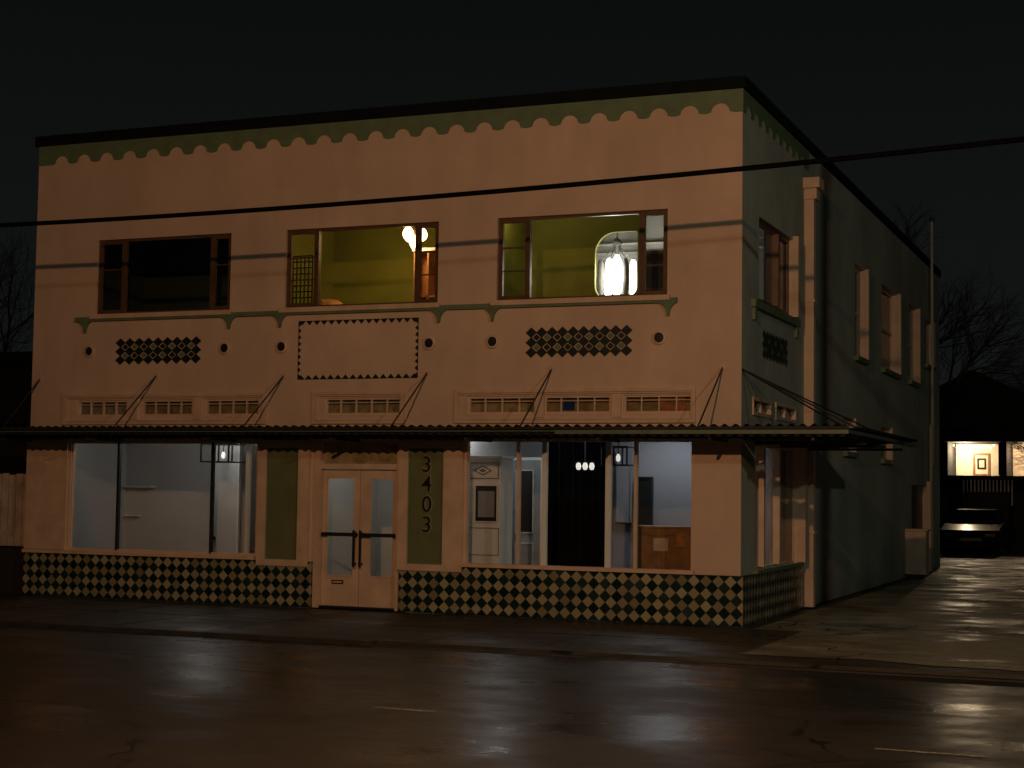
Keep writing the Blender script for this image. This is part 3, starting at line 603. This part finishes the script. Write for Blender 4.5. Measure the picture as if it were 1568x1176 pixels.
# ragged pale apron over the sidewalk, lit ground painted into its colour
n=40; pts=[]
for i in range(n+1):
    x=.9+i*(30-.9)/n; pts.append((x,-3.7+.25*math.sin(x*.9)+random.uniform(-.15,.15)))
for i in range(n): b.poly([(pts[i][0],pts[i][1],-.0135),(pts[i+1][0],pts[i+1][1],-.0135),(pts[i+1][0],.0,-.0135),(pts[i][0],.0,-.0135)],M_yd)
b.done()
M_jt=basic("joint",(.008,.008,.007),.3)
b=MB("pavement_joints")
for x in range(-24,1): b.box(x*1.5-.008,x*1.5+.008,-4.19,-.1,-.0195,-.016,M_jt)
b.box(-40,.8,-2.11,-2.09,-.0195,-.0162,M_jt)
for x in (5,8,11,14): b.box(x-.01,x+.01,-3,20,-.0125,-.009,M_jt)
for y in (1,5,9,13): b.box(.3,40,y-.01,y+.01,-.0125,-.0092,M_jt)
b.done()
M_pt=basic("worn_road_paint",(.26,.24,.19),.6,.8,14)
b=MB("lane_markings")
for (p,q) in (((230,1062),(312,1067)),((575,1083),(670,1089)),((1340,1146),(1510,1157))):
    P=meas(p[0],p[1],2,ZR+.004); Q=meas(q[0],q[1],2,ZR+.004); N=14
    for k in range(N):
        xa_=P.x+(Q.x-P.x)*k/N; xb_=P.x+(Q.x-P.x)*(k+.93)/N; wd_=.035+random.uniform(-.012,.012); b.poly([(xa_,P.y-wd_,ZR+.004),(xb_,P.y-wd_+random.uniform(-.008,.008),ZR+.004),(xb_,P.y+wd_,ZR+.004),(xa_,P.y+wd_*random.uniform(.6,1),ZR+.004)],M_pt)
b.done()
M_tar=basic("tar_seam",(.05,.04,.03),.45,.3,3)
b=MB("road_seams")
for yy,xa_,xb_ in ((-7.35,-9,20),(-5.6,-30,25),(-10.3,-25,-1),(-6.3,-2,3.5)):
    x=xa_; y=yy
    while x<xb_:
        y2=yy+random.uniform(-.03,.03); b.poly([(x,y-.012,ZR+.004),(x+.6,y2-.012,ZR+.004),(x+.6,y2+.012,ZR+.004),(x,y+.012,ZR+.004)],M_tar); x+=.6; y=y2
b.done()
# ------------------------------------------------------------------ overhead wires + poles
b=MB("overhead_wire")
wp=[FX(0,345,-2.7),FX(550,310,-2.7),FX(1140,258,-2.7)]
(x1,z1),(x2,z2),(x3,z3)=wp; A=((z3-z1)/(x3-x1)-(z2-z1)/(x2-x1))/(x3-x2); Bc=(z2-z1)/(x2-x1)-A*(x1+x2); C=z1-A*x1*x1-Bc*x1
A=max(A,0.0005)
f=lambda x:A*x*x+Bc*x+C
M_wire=basic("cable_rubber",(.004,.004,.004),.9,.2,5,spec=.05)
N=60; pts=[(-26+52*i/N,-2.7,f(-26+52*i/N)) for i in range(N+1)]
for i in range(N): b.tube(pts[i],pts[i+1],.033,M_wire,6)
b.done()
M_pole=basic("pole_wood",(.08,.055,.035),.9,.3,3,.4)
def upole(x,y,z):
    b=MB("utility_pole"); b.tube((x,y,-.1),(x,y,z+1.5),.16,M_pole,12,.11); b.box(x-.06,x+.06,y-1,y+1,z+.6,z+.72,M_pole); b.box(x-.05,x+.05,y+.1,y+.2,z-.08,z+.08,M_pole); b.done()
for x in (-26,26): upole(x,-2.85,f(x))
upole(7.4,-4.9,8)  # unseen pole, added to throw its shadow across the lot
# ------------------------------------------------------------------ street lamps
M_lm=basic("lamp_metal",(.2,.2,.2),.5,metal=.5)
def street_lamp(x,y,h,ax,ay,e,col,r=.1):
    b=MB("street_lamp"); b.tube((x,y,-.1),(x,y,h+.3),.09,M_lm,12,.06); b.tube((x,y,h+.2),(x+ax,y+ay,h+.35),.035,M_lm)
    cx_,cy_=x+ax*1.15,y+ay*1.15
    b.lathe((cx_,cy_,h+.25),[(.001,.16),(.12,.14),(.2,.06),(.22,0)],M_lm,14); o=b.done()
    l=plight("lamp_bulb",(cx_,cy_,h),e,col,r); l.parent=o
street_lamp(2.2,-19.0,6.9,0,1.0,2650,(1,.54,.27))
street_lamp(15.5,-17.9,8.5,0,1.0,1350,(.92,1,.80),.2)
# ------------------------------------------------------------------ left fence, neighbour
M_fn=basic("fence_paint",(.48,.37,.28),.8,.25,4,.2); M_brk=basic("dark_brick",(.02,.012,.009),.9,.3,5,.3)
b=MB("picket_fence")
x=-18.0
while x<-12.42:
    b.box(x,x+.125,.30,.325,.78,2.0+random.uniform(-.02,.02),M_fn); x+=.15
b.box(-18,-12.4,.326,.37,.95,1.05,M_fn); b.box(-18,-12.4,.326,.37,1.7,1.8,M_fn); b.done()
b=MB("low_brick_wall"); b.box(-30,-12.30,.2,.45,-.02,.74,M_brk); b.done()
b=MB("neighbour_house"); b.box(-26,-15,6,16,-.02,3.2,M_brk)
M_shg=basic("dark_shingle",(.012,.012,.012),.9,.3,4)
b.poly([(-26.6,5.4,3.1),(-14.4,5.4,3.1),(-17.5,11,5.2),(-23.5,11,5.2)],M_shg); b.poly([(-14.4,5.4,3.1),(-14.4,16.6,3.1),(-17.5,11,5.2)],M_shg); b.poly([(-26.6,5.4,3.1),(-26.6,16.6,3.1),(-23.5,11,5.2)],M_shg); b.poly([(-26.6,16.6,3.1),(-14.4,16.6,3.1),(-17.5,11,5.2),(-23.5,11,5.2)],M_shg)
for xx in (-24,-21,-18): b.box(xx,xx+1,5.95,5.999,1,2.4,M_dk); framerect(b,xx-.08,xx+1.08,.92,2.48,.08,5.93,5.998,M_brk)
b.done()
# ------------------------------------------------------------------ right background house
M_sid=basic("dark_siding",(.014,.015,.018),.8,.2,2)
b=MB("gabled_house"); hy=36.0
hc=FX(1492,568,hy)[0]; hz=FX(1492,568,hy)[1]; hx0=hc-5.5; hx1=hc+5.5; ze=hz-2.6
b.poly([(hx0,hy,0),(hx1,hy,0),(hx1,hy,ze),(hc,hy,hz-.1),(hx0,hy,ze)],M_sid); b.poly([(hx0,hy,0),(hx0,hy+9,0),(hx0,hy+9,ze),(hx0,hy,ze)],M_sid); b.poly([(hx1,hy,0),(hx1,hy+9,0),(hx1,hy+9,ze),(hx1,hy,ze)],M_sid)
for s,xe in ((-1,hx0-.4),(1,hx1+.4)):
    b.poly([(xe,hy-.5,ze-.2),(xe,hy+9.5,ze-.2),(hc,hy+9.5,hz),(hc,hy-.5,hz)],M_shg); b.poly([(xe,hy-.5,ze-.35),(hc,hy-.5,hz-.16),(hc,hy-.5,hz),(xe,hy-.5,ze-.2)],M_shg)
p0,p1,q0,q1=fr(1464,1537,680,729,hy-.05); 
M_lit=basic("lit_porch_wall",(.7,.60,.46),.8,.15,3)
b.box(p0,p1,hy-.04,hy-.001,q0,q1,M_lit)
e0,e1,_,_=fr(1551,1590,680,729,hy-.05); b.box(e0,e1,hy-.04,hy-.001,q0,q1,M_lit)
c0,c1,d0,d1=fr(1490,1516,694,729,hy-.05); framerect(b,c0,c1,q0,d1,.07,hy-.07,hy-.041,M_wood); framerect(b,c0+.14,c1-.14,q0+.25,d1-.18,.05,hy-.07,hy-.041,M_brk)
b.box(p0-1.0,hx1,hy-2.2,hy-.001,q0-.15,q0-.01,M_sid); b.box(p0-1.0,hx1+.2,hy-2.3,hy-.001,q1+.01,q1+.22,M_shg)
b.box(p1+.02,e0-.02,hy-2.15,hy-.05,q0,q1,M_shg); b.box(p0-.25,p0-.02,hy-2.15,hy-.05,q0,q1,M_shg)
for k in range(14): xx=p0+.5+k*.12; b.box(xx-.018,xx+.018,hy-2.2,hy-2.16,q0-1.0,q0-.15,M_cl)
for k in range(5): b.box(p0+.6,p0+2.0,hy-2.3-.28*(k+1),hy-2.3-.28*k,-.02,max(.1,q0-.15-.4*(k+1)),M_sid)
for k in range(14):
    xx=p0+.15+k*(p1-p0-.3)/13; b.lathe((xx,hy-1.9,q1-.1-.08*math.sin(k*1.2)**2),[(.001,-.04),(.035,0),(.001,.04)],M_em2,6)
b.done()
plight("porch_bulb",((p0+p1)/2-.4,hy-1.0,q1-.2),150,(1,.76,.48),.06); plight("porch_bulb_b",(e0+.5,hy-1.0,q1-.2),90,(1,.70,.42),.06)
M_car=basic("car_paint",(.004,.0045,.006),.25,.05,2,spec=.3); M_tyre=basic("tyre",(.006,.006,.006),.9); M_hl=basic("headlight",(.05,.05,.05),.2); M_cgl=basic("car_glass",(.006,.007,.008),.08,spec=.3)
y=29.6; P=meas(1484,800,1,y); cx0=P.x
b=MB("parked_car")
def prof(w_,lst):
    f=[(cx0-w_,y,z) for y,z in lst]; g=[(cx0+w_,y,z) for y,z in lst]; b.poly(f,M_car); b.poly(g,M_car)
    for i in range(len(lst)): j=(i+1)%len(lst); b.poly([f[i],f[j],g[j],g[i]],M_car)
prof(.88,[(y,.3),(y-.05,.55),(y+.1,.8),(y+1.15,.98),(y+3.6,1.0),(y+4.3,.95),(y+4.4,.6),(y+4.35,.3)])
t=[(y+1.15,.98),(y+1.85,1.42),(y+3.0,1.45),(y+3.8,1.0)]
f_=[(cx0-.8,t[0][0],t[0][1]),(cx0-.6,t[1][0],t[1][1]),(cx0-.6,t[2][0],t[2][1]),(cx0-.8,t[3][0],t[3][1])]; g_=[(2*cx0-p[0],p[1],p[2]) for p in f_]
b.poly([f_[0],f_[1],g_[1],g_[0]],M_cgl); b.poly([f_[1],f_[2],g_[2],g_[1]],M_car); b.poly([f_[2],f_[3],g_[3],g_[2]],M_cgl); b.poly(f_,M_cgl); b.poly(g_,M_cgl)
for sx in (-1,1):
    b.box(cx0+sx*.62-.16,cx0+sx*.62+.16,y-.04,y+.02,.6,.72,M_hl)
    for yy in (y+.85,y+3.5): b.lathe((cx0+sx*.78,yy,.30),[(.001,-.1),(.2,-.1),(.31,-.08),(.31,.08),(.2,.1),(.001,.1)],M_tyre,18,0)
b.box(cx0-.4,cx0+.4,y-.05,y,.45,.58,M_dk)
b.done(bevel=.02)
# ------------------------------------------------------------------ bare trees
M_bark=basic("bark",(.022,.019,.016),.9,.3,6,.4)
def tree(loc,h,seed):
    rnd=random.Random(seed); b=MB("bare_tree")
    def br(p,d,l,r,lev):
        n=4; q=p
        for i in range(n):
            d=(d+Vector((rnd.uniform(-1,1),rnd.uniform(-1,1),rnd.uniform(-.3,.6)))*.13).normalized()
            q2=q+d*l/n; ra=r*(1-.45*i/n); rb=r*(1-.45*(i+1)/n); b.tube(q,q2,ra,M_bark,6 if lev<3 else 3,rb)
            if lev<6 and i>=1:
                for _ in range(1 if lev<1 else (2 if lev<4 else 1)):
                    ang=rnd.uniform(.4,1.0); ax=Vector((rnd.uniform(-1,1),rnd.uniform(-1,1),rnd.uniform(-.2,.2))).normalized()
                    nd=(Matrix.Rotation(ang,3,ax)@d); nd.z=nd.z*.8+.12
                    br(q2,nd.normalized(),l*rnd.uniform(.5,.72),rb*.6,lev+1)
            q=q2
        if lev<3: br(q,d,l*.65,rb,lev+1)
    br(Vector(loc),Vector((0,0,1)),h*.42,h*.022,0); return b.done()
P=meas(5,400,1,14.0); tree((P.x,14,0),9.2,3)
P=meas(1350,400,1,26.5); tree((P.x,26.5,0),10.3,5)
P=meas(1665,600,1,30.0); tree((P.x,30,0),7.0,11)
# ------------------------------------------------------------------ sky
wd=bpy.data.worlds.new("World"); sc.world=wd; wd.use_nodes=True; nt=wd.node_tree; bg=nt.nodes["Background"]
tc=nt.nodes.new("ShaderNodeTexCoord"); sp=nt.nodes.new("ShaderNodeSeparateXYZ"); nt.links.new(tc.outputs["Generated"],sp.inputs[0])
cr=nt.nodes.new("ShaderNodeValToRGB"); nt.links.new(sp.outputs[2],cr.inputs[0])
cr.color_ramp.elements[0].color=(.0078,.0094,.0088,1); cr.color_ramp.elements[0].position=0; cr.color_ramp.elements[1].color=(.0026,.0036,.0033,1); cr.color_ramp.elements[1].position=.33
nt.links.new(cr.outputs[0],bg.inputs[0]); bg.inputs[1].default_value=1.0
sc.view_settings.view_transform='Standard'; sc.view_settings.look='None'; sc.view_settings.exposure=0
